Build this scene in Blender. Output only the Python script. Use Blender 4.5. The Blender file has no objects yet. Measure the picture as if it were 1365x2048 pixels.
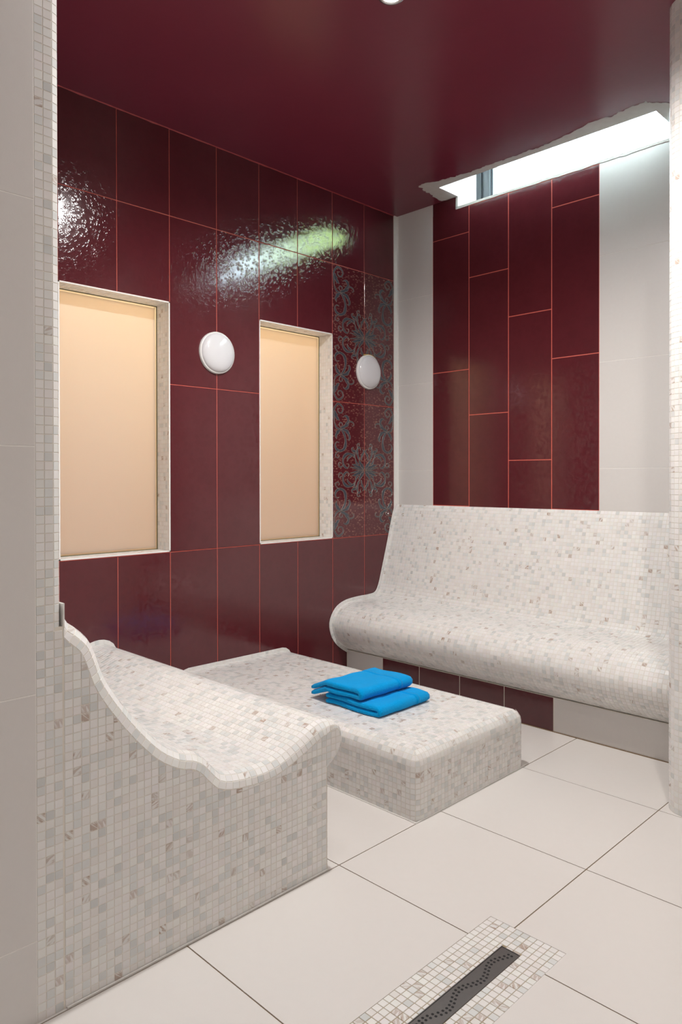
import bpy, math, random
import numpy as np
from mathutils import Vector, Matrix

random.seed(7); rng = np.random.default_rng(7)
scene = bpy.context.scene
COL = scene.collection

# ------------------------------------------------------------------ camera
CAM = np.array([2.8345, -3.3170, 1.1019])
FW = np.array([-0.7064129, 0.70776939, -0.00658109])
RT = np.array([0.70779084, 0.70642051, -0.00148436])
UP = np.array([-0.00359844, 0.00570661, 0.99997724])
FPX, CXP, CYP = 1454.65, 682.5, 966.23
cd = bpy.data.cameras.new('camera'); cam = bpy.data.objects.new('camera', cd); COL.objects.link(cam)
cd.sensor_fit = 'HORIZONTAL'; cd.sensor_width = 36.0
cd.lens = FPX / 1365 * 36.0
cd.shift_x = 0.0; cd.shift_y = -(1024 - CYP) / 1365
cd.clip_start = 0.02; cd.clip_end = 100
cam.matrix_world = Matrix(((RT[0], UP[0], -FW[0], CAM[0]), (RT[1], UP[1], -FW[1], CAM[1]),
                           (RT[2], UP[2], -FW[2], CAM[2]), (0, 0, 0, 1)))
scene.camera = cam

# ------------------------------------------------------------------ world, exposure
w = bpy.data.worlds.new('sky'); scene.world = w; w.use_nodes = True
bg = w.node_tree.nodes['Background']; bg.inputs[0].default_value = (0.74, 0.88, 1.0, 1); bg.inputs[1].default_value = 22.0
vs = scene.view_settings
vs.view_transform = 'Standard'; vs.look = 'None'; vs.gamma = 1.0; vs.use_curve_mapping = False
vs.exposure = 0.13
scene.cycles.sample_clamp_indirect = 90.0      # let the window mirror brightly in the glazed tiles

# ------------------------------------------------------------------ materials
def nmat(name):
    m = bpy.data.materials.new(name); m.use_nodes = True
    nt = m.node_tree; b = nt.nodes['Principled BSDF']
    return m, nt, b
def N(nt, t, **kw):
    n = nt.nodes.new(t)
    for k, v in kw.items(): setattr(n, k, v)
    return n
def L(nt, a, b): nt.links.new(a, b)
def math_(nt, op, a, b=None, c=None):
    n = N(nt, 'ShaderNodeMath', operation=op)
    for i, x in enumerate((a, b, c)):
        if x is None: continue
        if isinstance(x, (int, float)): n.inputs[i].default_value = x
        else: L(nt, x, n.inputs[i])
    return n.outputs[0]
def ramp(nt, fac, stops):
    r = N(nt, 'ShaderNodeValToRGB'); L(nt, fac, r.inputs[0])
    e = r.color_ramp.elements
    while len(e) < len(stops): e.new(0.5)
    for i, (p, c) in enumerate(stops):
        e[i].position = p; e[i].color = (c, c, c, 1) if isinstance(c, (int, float)) else (*c, 1)
    return r.outputs[0]
def mixc(nt, f, a, b):
    n = N(nt, 'ShaderNodeMix', data_type='RGBA')
    for s, x in ((n.inputs[0], f), (n.inputs[6], a), (n.inputs[7], b)):
        if isinstance(x, (int, float)): s.default_value = x
        elif isinstance(x, tuple): s.default_value = (*x, 1)
        else: L(nt, x, s)
    return n.outputs[2]
def simple(name, col, rough=0.5, noise=0.0, scale=30, metal=0.0, spec=0.5, bump=0.0, bscale=200):
    m, nt, b = nmat(name)
    b.inputs['Roughness'].default_value = rough; b.inputs['Metallic'].default_value = metal
    b.inputs['Specular IOR Level'].default_value = spec
    tc = N(nt, 'ShaderNodeTexCoord')
    no = N(nt, 'ShaderNodeTexNoise'); no.inputs['Scale'].default_value = scale; no.inputs['Detail'].default_value = 4
    L(nt, tc.outputs['Object'], no.inputs['Vector'])
    lo = tuple(c * (1 - noise) for c in col); hi = tuple(min(1, c * (1 + noise)) for c in col)
    L(nt, mixc(nt, no.outputs['Fac'], lo, hi), b.inputs['Base Color'])
    if bump:
        n2 = N(nt, 'ShaderNodeTexNoise'); n2.inputs['Scale'].default_value = bscale; n2.inputs['Detail'].default_value = 3
        L(nt, tc.outputs['Object'], n2.inputs['Vector'])
        bp = N(nt, 'ShaderNodeBump'); bp.inputs['Strength'].default_value = bump; bp.inputs['Distance'].default_value = 0.001
        L(nt, n2.outputs['Fac'], bp.inputs['Height']); L(nt, bp.outputs[0], b.inputs['Normal'])
    return m

def flower_height(nt, vec, scale, petals):
    """embossed daisies: each voronoi cell gets radial petals round its centre"""
    v = N(nt, 'ShaderNodeTexVoronoi'); v.inputs['Scale'].default_value = scale
    L(nt, vec, v.inputs['Vector'])
    sub = N(nt, 'ShaderNodeVectorMath', operation='SUBTRACT')
    sc = N(nt, 'ShaderNodeVectorMath', operation='SCALE'); sc.inputs['Scale'].default_value = 1.0
    L(nt, vec, sc.inputs[0]); L(nt, sc.outputs[0], sub.inputs[0]); L(nt, v.outputs['Position'], sub.inputs[1])
    sp = N(nt, 'ShaderNodeSeparateXYZ'); L(nt, sub.outputs[0], sp.inputs[0])
    ang = math_(nt, 'ARCTAN2', sp.outputs[1], sp.outputs[2])
    pet = math_(nt, 'ABSOLUTE', math_(nt, 'SINE', math_(nt, 'MULTIPLY', ang, petals / 2)))
    ring = ramp(nt, v.outputs['Distance'], [(0.0, 0.0), (0.14, 1.0), (0.42, 0.8), (0.52, 0.0)])
    return math_(nt, 'MULTIPLY', pet, ring)

def red_tile(name, flecks=False):
    m, nt, b = nmat(name)
    tc = N(nt, 'ShaderNodeTexCoord')
    vec = tc.outputs['Object']
    # squash the thickness axis out so the print is flat (tiles hold the print in their local y,z)
    mp = N(nt, 'ShaderNodeMapping'); mp.inputs['Scale'].default_value = (0, 1, 1); L(nt, vec, mp.inputs[0]); vec = mp.outputs[0]
    no = N(nt, 'ShaderNodeTexNoise'); no.inputs['Scale'].default_value = 9; no.inputs['Detail'].default_value = 6
    L(nt, vec, no.inputs['Vector'])
    h1 = flower_height(nt, vec, 34, 11); h2 = flower_height(nt, vec, 58, 9)
    n3 = N(nt, 'ShaderNodeTexNoise'); n3.inputs['Scale'].default_value = 190; n3.inputs['Detail'].default_value = 2; L(nt, vec, n3.inputs['Vector'])
    h = math_(nt, 'ADD', math_(nt, 'ADD', h1, math_(nt, 'MULTIPLY', h2, 0.7)), math_(nt, 'MULTIPLY', n3.outputs['Fac'], 0.3))
    bp = N(nt, 'ShaderNodeBump'); bp.inputs['Strength'].default_value = 0.125; bp.inputs['Distance'].default_value = 0.0007
    L(nt, h, bp.inputs['Height']); L(nt, bp.outputs[0], b.inputs['Normal'])
    col = mixc(nt, no.outputs['Fac'], (0.084, 0.0130, 0.0175), (0.104, 0.0165, 0.0220))
    hc = ramp(nt, h1, [(0.1, 0.0), (0.8, 1.0)])
    col = mixc(nt, math_(nt, 'MULTIPLY', hc, 0.18), col, (0.062, 0.009, 0.012))
    if flecks:  # warm speckle; partly paints in reflections of the mosaic
        mp2 = N(nt, 'ShaderNodeMapping'); mp2.inputs['Rotation'].default_value = (0.6, 0, 0); mp2.inputs['Scale'].default_value = (0, 1.0, 1.8)
        L(nt, tc.outputs['Object'], mp2.inputs[0])
        v = N(nt, 'ShaderNodeTexVoronoi'); v.inputs['Scale'].default_value = 52; v.inputs['Randomness'].default_value = 0.85
        L(nt, mp2.outputs[0], v.inputs['Vector'])
        dots = ramp(nt, v.outputs['Distance'], [(0.20, 1.0), (0.46, 0.0)])
        nn = N(nt, 'ShaderNodeTexNoise'); nn.inputs['Scale'].default_value = 9; L(nt, vec, nn.inputs['Vector'])
        msk = ramp(nt, nn.outputs['Fac'], [(0.36, 0.25), (0.58, 1.0)])
        col = mixc(nt, math_(nt, 'MULTIPLY', dots, msk), col, (0.27, 0.125, 0.095))
    L(nt, col, b.inputs['Base Color'])
    b.inputs['Roughness'].default_value = 0.10; b.inputs['IOR'].default_value = 1.62
    b.inputs['Specular IOR Level'].default_value = 0.5
    return m

def mosaic_mat():
    m, nt, b = nmat('glass_mosaic')
    a = N(nt, 'ShaderNodeAttribute', attribute_name='tint'); l = N(nt, 'ShaderNodeAttribute', attribute_name='loc')
    mp = N(nt, 'ShaderNodeMapping'); mp.inputs['Scale'].default_value = (0.5, 2.3, 1); L(nt, l.outputs['Vector'], mp.inputs[0])
    no = N(nt, 'ShaderNodeTexNoise'); no.inputs['Scale'].default_value = 1.0; no.inputs['Detail'].default_value = 3; no.inputs['Distortion'].default_value = 0.7
    L(nt, mp.outputs[0], no.inputs['Vector'])
    st = ramp(nt, no.outputs['Fac'], [(0.44, 0.0), (0.56, 1.0)])
    cl = N(nt, 'ShaderNodeTexNoise'); cl.inputs['Scale'].default_value = 1.3; L(nt, l.outputs['Vector'], cl.inputs['Vector'])
    base = mixc(nt, math_(nt, 'MULTIPLY', cl.outputs['Fac'], 0.16), a.outputs['Color'], (0.68, 0.65, 0.62))
    f = math_(nt, 'MULTIPLY', st, a.outputs['Alpha'])
    L(nt, mixc(nt, f, base, (0.37, 0.245, 0.175)), b.inputs['Base Color'])
    b.inputs['Roughness'].default_value = 0.22
    b.inputs['Specular IOR Level'].default_value = 0.5
    return m

M = {}
M['red'] = red_tile('burgundy_tile'); M['redflecked'] = red_tile('burgundy_decor_tile', True)
M['redgrout'] = simple('orange_red_grout', (0.62, 0.115, 0.080), 0.7, 0.15, 40)
M['white'] = simple('white_wall_tile', (0.67, 0.64, 0.615), 0.32, 0.02, 60, bump=0.08, bscale=500)
M['whitegrout'] = simple('pale_grout', (0.84, 0.81, 0.77), 0.8, 0.06, 60)
M['floor'] = simple('white_floor_tile', (0.70, 0.665, 0.635), 0.30, 0.015, 40, bump=0.06, bscale=400)
M['floorgrout'] = simple('ochre_grout', (0.20, 0.135, 0.075), 0.85, 0.2, 60)
M['mosaic'] = mosaic_mat()
M['grout'] = simple('mosaic_grout', (0.73, 0.68, 0.605), 0.8, 0.10, 25)
M['draingrout'] = simple('drain_grout', (0.34, 0.27, 0.17), 0.85, 0.15, 60)
M['ceil'] = simple('burgundy_ceiling_paint', (0.165, 0.0235, 0.0430), 0.28, 0.10, 3, bump=0.25, bscale=26)
M['plaster'] = simple('bare_plaster', (0.52, 0.48, 0.45), 0.9, 0.10, 30, bump=0.3, bscale=90)
M['paint'] = simple('white_paint', (0.72, 0.70, 0.67), 0.6, 0.02, 10)
M['seal'] = simple('white_sealant', (0.80, 0.78, 0.75), 0.45, 0.04, 60)
M['ceilseal'] = simple('red_joint_sealant', (0.30, 0.030, 0.035), 0.5, 0.2, 40)
M['frame'] = simple('anthracite_frame', (0.050, 0.055, 0.062), 0.4, 0.05, 30)
M['steel'] = simple('dark_brushed_steel', (0.20, 0.185, 0.175), 0.38, 0.10, 120, metal=0.9)
M['hole'] = simple('drain_hole_black', (0.006, 0.006, 0.006), 0.8, 0.05, 30)
M['chrome'] = simple('brushed_rim', (0.65, 0.65, 0.65), 0.3, 0.02, 30, metal=1.0)
M['opal'] = simple('opal_plastic', (0.66, 0.645, 0.66), 0.14, 0.01, 20)
M['opalrim'] = simple('opal_plastic_rim', (0.72, 0.70, 0.68), 0.3, 0.02, 20)
M['foam'] = simple('yellow_foam', (0.50, 0.33, 0.10), 0.9, 0.2, 80)
M['scroll'] = simple('slate_blue_glaze', (0.060, 0.066, 0.082), 0.24, 0.35, 60)
M['outline'] = simple('taupe_raised_line', (0.24, 0.185, 0.155), 0.22, 0.25, 90)
M['olive'] = simple('olive_sealant', (0.16, 0.15, 0.075), 0.5, 0.1, 60)
M['beigewall'] = simple('beige_corridor_paint', (0.72, 0.60, 0.46), 0.8, 0.03, 10)

def emis(name, col, s):
    m, nt, b = nmat(name); b.inputs['Emission Color'].default_value = (*col, 1); b.inputs['Emission Strength'].default_value = s
    b.inputs['Base Color'].default_value = (0.8, 0.8, 0.8, 1)
    return m
M['bulb'] = emis('lamp_lens', (1.0, 0.90, 0.76), 30)

def frosted(name, col, back=0.35):
    m, nt, b = nmat(name); nt.nodes.remove(b)
    out = nt.nodes['Material Output']
    tr = N(nt, 'ShaderNodeBsdfTranslucent'); tr.inputs[0].default_value = (*col, 1)
    df = N(nt, 'ShaderNodeBsdfDiffuse'); df.inputs[0].default_value = (*(c * 0.75 for c in col), 1)
    gl = N(nt, 'ShaderNodeBsdfAnisotropic'); gl.inputs['Roughness'].default_value = 0.35; gl.inputs[0].default_value = (1, 1, 1, 1)
    m1 = N(nt, 'ShaderNodeMixShader'); m1.inputs[0].default_value = back
    L(nt, tr.outputs[0], m1.inputs[1]); L(nt, df.outputs[0], m1.inputs[2])
    m2 = N(nt, 'ShaderNodeMixShader'); m2.inputs[0].default_value = 0.05
    L(nt, m1.outputs[0], m2.inputs[1]); L(nt, gl.outputs[0], m2.inputs[2])
    L(nt, m2.outputs[0], out.inputs['Surface'])
    return m
M['frosted'] = frosted('frosted_glass', (0.82, 0.78, 0.72))
M['glassrim'] = frosted('polished_glass_rim', (1.0, 1.0, 0.95), 0.05)
def clear_glass():
    m, nt, b = nmat('clear_glass'); nt.nodes.remove(b); out = nt.nodes['Material Output']
    t = N(nt, 'ShaderNodeBsdfTransparent'); t.inputs[0].default_value = (0.93, 0.97, 0.96, 1)
    g = N(nt, 'ShaderNodeBsdfGlossy') if hasattr(bpy.types, 'ShaderNodeBsdfGlossy') else N(nt, 'ShaderNodeBsdfAnisotropic')
    g.inputs['Roughness'].default_value = 0.02
    fr = N(nt, 'ShaderNodeFresnel'); fr.inputs[0].default_value = 1.45
    ge = N(nt, 'ShaderNodeNewGeometry'); ff_ = math_(nt, 'MULTIPLY', fr.outputs[0], math_(nt, 'SUBTRACT', 1.0, ge.outputs['Backfacing']))
    mx = N(nt, 'ShaderNodeMixShader'); L(nt, ff_, mx.inputs[0]); L(nt, t.outputs[0], mx.inputs[1]); L(nt, g.outputs[0], mx.inputs[2])
    L(nt, mx.outputs[0], out.inputs['Surface']); return m
M['glass'] = clear_glass()

def towel_mat(name, col, fuzz):
    m, nt, b = nmat(name)
    tc = N(nt, 'ShaderNodeTexCoord')
    n1 = N(nt, 'ShaderNodeTexNoise'); n1.inputs['Scale'].default_value = 300; n1.inputs['Detail'].default_value = 3
    n2 = N(nt, 'ShaderNodeTexNoise'); n2.inputs['Scale'].default_value = 45
    L(nt, tc.outputs['Object'], n1.inputs['Vector']); L(nt, tc.outputs['Object'], n2.inputs['Vector'])
    f = math_(nt, 'ADD', math_(nt, 'MULTIPLY', n1.outputs['Fac'], 0.7), math_(nt, 'MULTIPLY', n2.outputs['Fac'], 0.3))
    L(nt, mixc(nt, f, tuple(c * 0.80 for c in col), tuple(min(1, c * 1.2) for c in col)), b.inputs['Base Color'])
    bp = N(nt, 'ShaderNodeBump'); bp.inputs['Strength'].default_value = fuzz; bp.inputs['Distance'].default_value = 0.003
    L(nt, n1.outputs['Fac'], bp.inputs['Height']); L(nt, bp.outputs[0], b.inputs['Normal'])
    b.inputs['Roughness'].default_value = 0.95; b.inputs['Sheen Weight'].default_value = 0.12; b.inputs['Sheen Roughness'].default_value = 0.4
    b.inputs['Specular IOR Level'].default_value = 0.1
    return m
M['terry'] = towel_mat('blue_terry', (0.000, 0.345, 0.78), 1.0)
M['band'] = towel_mat('blue_woven_band', (0.000, 0.30, 0.70), 0.15)

# ------------------------------------------------------------------ helpers
def mesh_obj(name, verts, faces, mat, parent=None, origin=None, smooth=False):
    o0 = np.array(origin if origin is not None else (0, 0, 0), float)
    me = bpy.data.meshes.new(name)
    me.from_pydata([tuple(np.array(v, float) - o0) for v in verts], [], [tuple(f) for f in faces])
    me.materials.append(mat)
    if smooth: me.polygons.foreach_set('use_smooth', [True] * len(me.polygons))
    me.update()
    o = bpy.data.objects.new(name, me); COL.objects.link(o)
    put(o, o0, parent)
    return o
def put(o, loc, parent=None):
    loc = Vector(tuple(float(x) for x in loc))
    if parent is not None:
        o.parent = parent
        p = parent; off = Vector((0, 0, 0))
        while p is not None: off += p.location; p = p.parent
        loc = loc - off
    o.location = loc
def empty(name, loc):
    o = bpy.data.objects.new(name, None); COL.objects.link(o); o.location = loc; o.empty_display_size = 0.1; return o
def tag(o, label, cat, group=None):
    o['label'] = label; o['category'] = cat
    if group: o['group'] = group
    return o
def struct(o, label=None):
    o['kind'] = 'structure'
    if label: o['label'] = label
    return o
class Geo:
    def __init__(s): s.v = []; s.f = []
    def box(s, a, b):
        x0, y0, z0 = a; x1, y1, z1 = b; k = len(s.v)
        s.v += [(x0, y0, z0), (x1, y0, z0), (x1, y1, z0), (x0, y1, z0), (x0, y0, z1), (x1, y0, z1), (x1, y1, z1), (x0, y1, z1)]
        s.f += [(k + 3, k + 2, k + 1, k), (k + 4, k + 5, k + 6, k + 7), (k, k + 1, k + 5, k + 4), (k + 1, k + 2, k + 6, k + 5), (k + 2, k + 3, k + 7, k + 6), (k + 3, k, k + 4, k + 7)]
        return s
    def add(s, v, f):
        k = len(s.v); s.v += [tuple(p) for p in v]; s.f += [tuple(i + k for i in q) for q in f]; return s
    def obj(s, name, mat, parent=None, origin=None, smooth=False): return mesh_obj(name, s.v, s.f, mat, parent, origin, smooth)
def box(name, a, b, mat, parent=None, origin=None):
    if origin is None: origin = tuple((p + q) / 2 for p, q in zip(a, b))
    return Geo().box(a, b).obj(name, mat, parent, origin)

_plate_cache = {}
def plate(name, center, su, sv, th, axis, mat, parent, bev=0.0012):
    """tile slab with chamfered front edges; axis = outward normal ('+x','-y','+x'...), mesh shared by size"""
    key = (round(su, 4), round(sv, 4), round(th, 4), axis, mat.name)
    me = _plate_cache.get(key)
    if me is None:
        hu, hv = su / 2, sv / 2; b = bev
        P = []
        for (d, i) in ((-th, 0), (-b, 0), (0, b)):
            for sx, sy in ((-1, -1), (1, -1), (1, 1), (-1, 1)): P.append((sx * (hu - i), sy * (hv - i), d))
        F = [(3, 2, 1, 0), (8, 9, 10, 11)]
        for r in (0, 4):
            for k in range(4): F.append((r + k, r + (k + 1) % 4, r + 4 + (k + 1) % 4, r + 4 + k))
        conv = {'+x': lambda p: (p[2], p[0], p[1]), '-y': lambda p: (p[0], -p[2], p[1]), '+z': lambda p: p,
                '+y': lambda p: (-p[0], p[2], p[1]), '-x': lambda p: (-p[2], -p[0], p[1])}[axis]
        if axis == '-y' and mat in (M['red'], M['redflecked']):
            # keep the print plane on local y,z: rotate object instead
            conv = lambda p: (p[2], p[0], p[1])
        me = bpy.data.meshes.new(name); me.from_pydata([conv(p) for p in P], [], F); me.materials.append(mat); me.update()
        _plate_cache[key] = me
    o = bpy.data.objects.new(name, me); COL.objects.link(o); put(o, center, parent)
    if axis == '-y' and mat in (M['red'], M['redflecked']): o.rotation_euler = (0, 0, -math.pi / 2)
    return o

# --------------------------------------------------------- mosaic machinery
PT = 0.01840          # mosaic pitch
GAP = 0.00068         # half joint
TH = 0.0008           # how proud a tile stands of the joint
def tint_rand(n, streak=0.055, grey=0.23):
    r = rng.random(n); t = np.zeros((n, 4))
    base = np.array([0.78, 0.762, 0.742])
    t[:, :3] = base * (1 + rng.normal(0, 0.022, (n, 1))) + rng.normal(0, 0.006, (n, 3))
    g = r < grey
    t[g, :3] = np.array([0.655, 0.665, 0.655]) * (1 + rng.normal(0, 0.055, (g.sum(), 1)))
    p = (r > 0.60) & (r < 0.72); t[p, :3] = np.array([0.745, 0.715, 0.690])
    s = r > 1 - streak; t[s, 3] = rng.uniform(0.25, 0.85, s.sum()); t[s, :3] *= 0.93
    return np.clip(t, 0, 0.9)
UV4 = np.array([(-.5, -.5), (.5, -.5), (.5, .5), (-.5, .5)])
def tile_arrays(Q, T):
    """Q (n,4,3) corners ccw seen from outside -> verts (n,8,3), attributes"""
    n = len(Q)
    nx = np.roll(Q, -1, 1) - Q; pv = np.roll(Q, 1, 1) - Q
    un = nx / np.maximum(np.linalg.norm(nx, axis=2, keepdims=True), 1e-9); up = pv / np.maximum(np.linalg.norm(pv, axis=2, keepdims=True), 1e-9)
    nr = np.cross(Q[:, 2] - Q[:, 0], Q[:, 3] - Q[:, 1]); nr /= np.maximum(np.linalg.norm(nr, axis=1, keepdims=True), 1e-12)
    bot = Q + (un + up) * GAP
    top = Q + (un + up) * (GAP + 0.0005) + nr[:, None, :] * TH
    V = np.concatenate([bot, top], 1)
    tint = np.repeat(T[:, None, :], 8, 1)
    a = rng.random(n) * 2 * math.pi; ca, sa = np.cos(a)[:, None], np.sin(a)[:, None]
    u = np.tile(UV4[:, 0], (n, 1)); v = np.tile(UV4[:, 1], (n, 1))
    x = u * ca - v * sa; y = u * sa + v * ca; z = np.repeat(rng.random((n, 1)) * 90, 4, 1)
    loc4 = np.stack([x, y + z * 0.37, z], 2); loc = np.concatenate([loc4, loc4], 1)
    return V, tint, loc
FACES8 = np.array([(4, 5, 6, 7), (0, 1, 5, 4), (1, 2, 6, 5), (2, 3, 7, 6), (3, 0, 4, 7)])
def tiles_mesh(name, V, tint, loc, bottom=False):
    n = len(V)
    F = FACES8 if not bottom else np.vstack([FACES8, [(3, 2, 1, 0)]])
    f = (F[None] + (np.arange(n) * 8)[:, None, None]).reshape(-1, 4)
    me = bpy.data.meshes.new(name)
    me.from_pydata(V.reshape(-1, 3).tolist(), [], f.tolist())
    a = me.attributes.new('tint', 'FLOAT_COLOR', 'POINT'); a.data.foreach_set('color', tint.reshape(-1).astype(np.float32))
    b = me.attributes.new('loc', 'FLOAT_VECTOR', 'POINT'); b.data.foreach_set('vector', loc.reshape(-1).astype(np.float32))
    me.materials.append(M['mosaic']); me.update()
    return me
# shared single-tile variants
NV = 64
_T = tint_rand(NV, 0.0, 0.0); _T[40:56] = tint_rand(16, 0.0, 1.0); _T[56:] = tint_rand(8, 1.0, 0.0)
VAR = []
for i in range(NV):
    q = np.array([[(-PT / 2, -PT / 2, 0), (PT / 2, -PT / 2, 0), (PT / 2, PT / 2, 0), (-PT / 2, PT / 2, 0)]], float)
    VAR.append(tiles_mesh('mosaic_tile', *tile_arrays(q, _T[i:i + 1]), bottom=True))
def project(P):
    d = P - CAM; D = d @ FW
    Ds = np.where(D > 0.05, D, 1e9)
    return np.stack([CXP + FPX * (d @ RT) / Ds, CYP - FPX * (d @ UP) / Ds], -1), D
def mosaic(parent, Q, limit=300, streak=0.055, grey=0.23, hidden=None):
    """Q (n,4,3). The largest visible, whole tiles become parts; the rest one 'stuff' part"""
    Q = np.asarray(Q, float); n = len(Q)
    c = Q.mean(1); nr = np.cross(Q[:, 2] - Q[:, 0], Q[:, 3] - Q[:, 1]); nr /= np.maximum(np.linalg.norm(nr, axis=1, keepdims=True), 1e-12)
    uvp, D = project(Q)
    x = uvp[..., 0]; y = uvp[..., 1]
    area = 0.5 * np.abs(sum(x[:, k] * y[:, (k + 1) % 4] - x[:, (k + 1) % 4] * y[:, k] for k in range(4)))
    fac = ((CAM - c) * nr).sum(1) > 0
    inside = (x.min(1) > 0) & (x.max(1) < 1365) & (y.min(1) > 0) & (y.max(1) < 2048) & (D.min(1) > 0.05)
    e = np.linalg.norm(np.roll(Q, -1, 1) - Q, axis=2)
    rect = (np.abs(e[:, 0] - e[:, 2]) < 0.0006) & (np.abs(e[:, 1] - e[:, 3]) < 0.0006) & (e.min(1) > 0.6 * PT)
    ok = fac & inside & rect
    if hidden is not None: ok &= ~hidden(c, uvp.mean(1))
    idx = np.where(ok)[0]; idx = idx[np.argsort(-area[idx])][:limit]
    single = np.zeros(n, bool); single[idx] = True
    r = rng.random(n)
    poff = Vector((0, 0, 0)); p = parent
    while p is not None: poff += p.location; p = p.parent
    for i in idx:
        k = int(rng.integers(56, 64)) if r[i] < streak else (int(rng.integers(40, 56)) if r[i] < streak + grey else int(rng.integers(0, 40)))
        u = (Q[i, 1] - Q[i, 0] + Q[i, 2] - Q[i, 3]) / 2; v = (Q[i, 3] - Q[i, 0] + Q[i, 2] - Q[i, 1]) / 2
        su, sv = np.linalg.norm(u), np.linalg.norm(v); u = u / su; nn = nr[i]; v = np.cross(nn, u)
        o = bpy.data.objects.new('mosaic_tile', VAR[k]); COL.objects.link(o); o.parent = parent
        m = Matrix(((u[0], v[0], nn[0], c[i, 0] - poff[0]), (u[1], v[1], nn[1], c[i, 1] - poff[1]), (u[2], v[2], nn[2], c[i, 2] - poff[2]), (0, 0, 0, 1)))
        o.matrix_basis = m @ Matrix.Diagonal((su / PT, sv / PT, 1, 1))
    rest = ~single
    if rest.any():
        V, t, l = tile_arrays(Q[rest], tint_rand(int(rest.sum()), streak, grey))
        V = V - np.array(poff)
        o = bpy.data.objects.new('mosaic_tiles', tiles_mesh('mosaic_tiles', V, t, l)); COL.objects.link(o)
        o.parent = parent; o['kind'] = 'stuff'

def catmull(P, sub=8):
    P = np.asarray(P, float); E = np.vstack([2 * P[0] - P[1], P, 2 * P[-1] - P[-2]]); out = []
    for i in range(1, len(E) - 2):
        p0, p1, p2, p3 = E[i - 1:i + 3]
        for t in np.linspace(0, 1, sub, endpoint=False):
            out.append(0.5 * (2 * p1 + (p2 - p0) * t + (2 * p0 - 5 * p1 + 4 * p2 - p3) * t * t + (3 * p1 - p0 - 3 * p2 + p3) * t ** 3))
    out.append(P[-1]); return np.array(out)
def resample(P, d):
    s = np.r_[0, np.cumsum(np.linalg.norm(np.diff(P, axis=0), axis=1))]
    n = max(1, int(round(s[-1] / d))); t = np.linspace(0, s[-1], n + 1)
    return np.stack([np.interp(t, s, P[:, k]) for k in range(P.shape[1])], 1)
def normals2(P, side=1):
    t = np.gradient(P, axis=0); t /= np.linalg.norm(t, axis=1, keepdims=True)
    return np.stack([-t[:, 1], t[:, 0]], 1) * side
def extr_tiles(prof, x0, x1, flip=False):
    """tiles over a (y,z) profile extruded along X"""
    nx = int(round((x1 - x0) / PT)); xs = np.linspace(x0, x1, nx + 1); Q = []
    for i in range(len(prof) - 1):
        a, b = prof[i], prof[i + 1]
        for j in range(nx):
            q = [(xs[j], *a), (xs[j + 1], *a), (xs[j + 1], *b), (xs[j], *b)]
            Q.append(q[::-1] if flip else q)
    return Q
def extr_body(name, outline, x0, x1, mat, parent, origin):
    n = len(outline); g = Geo()
    v = [(x0, *p) for p in outline] + [(x1, *p) for p in outline]
    f = [(i, (i + 1) % n, n + (i + 1) % n, n + i) for i in range(n)]
    f += [tuple(range(n))[::-1], tuple(range(n, 2 * n))]
    return g.add(v, f).obj(name, mat, parent, origin)

# ================================================================== STRUCTURE
ZC = 2.660
WY = [-0.032] + [-(0.2864 + 0.2541 * k) for k in range(10)] + [-2.657]     # left-wall column edges
RZ = [0.0, 0.773, 1.523, 2.273, ZC]
W1 = (WY[8], WY[6]); W2 = (WY[4], WY[2]); WZ = (0.775, 1.890)             # frosted openings (y range, z range)
TD = 0.009    # tile thickness

# ---- left wall (backing = grout plane at x=-0.0015)
g = Geo()
xb0, xb1 = -0.115, -0.0018
segs = [(-4.40, W1[0]), (W1[1], W2[0]), (W2[1], 0.0)]
for a, b in segs: g.box((xb0, a, 0), (xb1, b, ZC + 0.5))
for a, b in (W1, W2): g.box((xb0, a, 0), (xb1, b, WZ[0])); g.box((xb0, a, WZ[1]), (xb1, b, ZC + 0.5))
wall_left = struct(g.obj('wall_left', M['redgrout'], origin=(0, -1.3, 0)), 'burgundy tiled wall with orange grout and two frosted windows')
GJ = 0.0015
decor_tiles = []
for k in range(len(WY) - 1):
    yb, ya = WY[k], WY[k + 1]
    for j in range(4):
        z0, z1 = RZ[j], RZ[j + 1]
        inwin = (6 <= k <= 7) or (2 <= k <= 3)
        if inwin and j == 1: continue
        if inwin and j == 2: z0 = WZ[1]
        dec = k in (0, 1) and j in (1, 2)
        mt = M['redflecked'] if dec else M['red']
        o = plate('decor_tile' if dec else 'wall_tile', (0, (ya + yb) / 2, (z0 + z1) / 2), yb - ya - 2 * GJ, z1 - z0 - 2 * GJ, TD, '+x', mt, wall_left)
        if dec: o['label'] = 'burgundy tile with raised slate-blue scrollwork and warm flecks, partly painted mosaic reflections'; decor_tiles.append((o, k, j))
# corner trim
trim = Geo().box((-0.001, -0.032, 0.9), (0.004, -0.0035, ZC)).box((-0.001, -0.0025, 0.9), (0.012, 0.0, ZC))
struct(trim.obj('trim_1', M['seal'], origin=(0, -0.016, 0.9)), 'white vertical corner strip between burgundy and white tiles')

# ---- back wall with high window opening
OX0, OX1, OZ0 = 0.444, 2.25, 2.604
g = Geo(); yb0, yb1 = -0.0022, 0.30
g.box((-0.115, yb0, 0), (OX0, yb1, 3.25)); g.box((OX0, yb0, 0), (OX1, yb1, OZ0)); g.box((OX1, yb0, 0), (2.75, yb1, 3.25)); g.box((OX0, yb0, 3.12), (OX1, yb1, 3.25))
wall_back = struct(g.obj('wall_back', M['whitegrout'], origin=(1.2, 0.15, 0)), 'white and burgundy tiled back wall under the high window')
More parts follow.
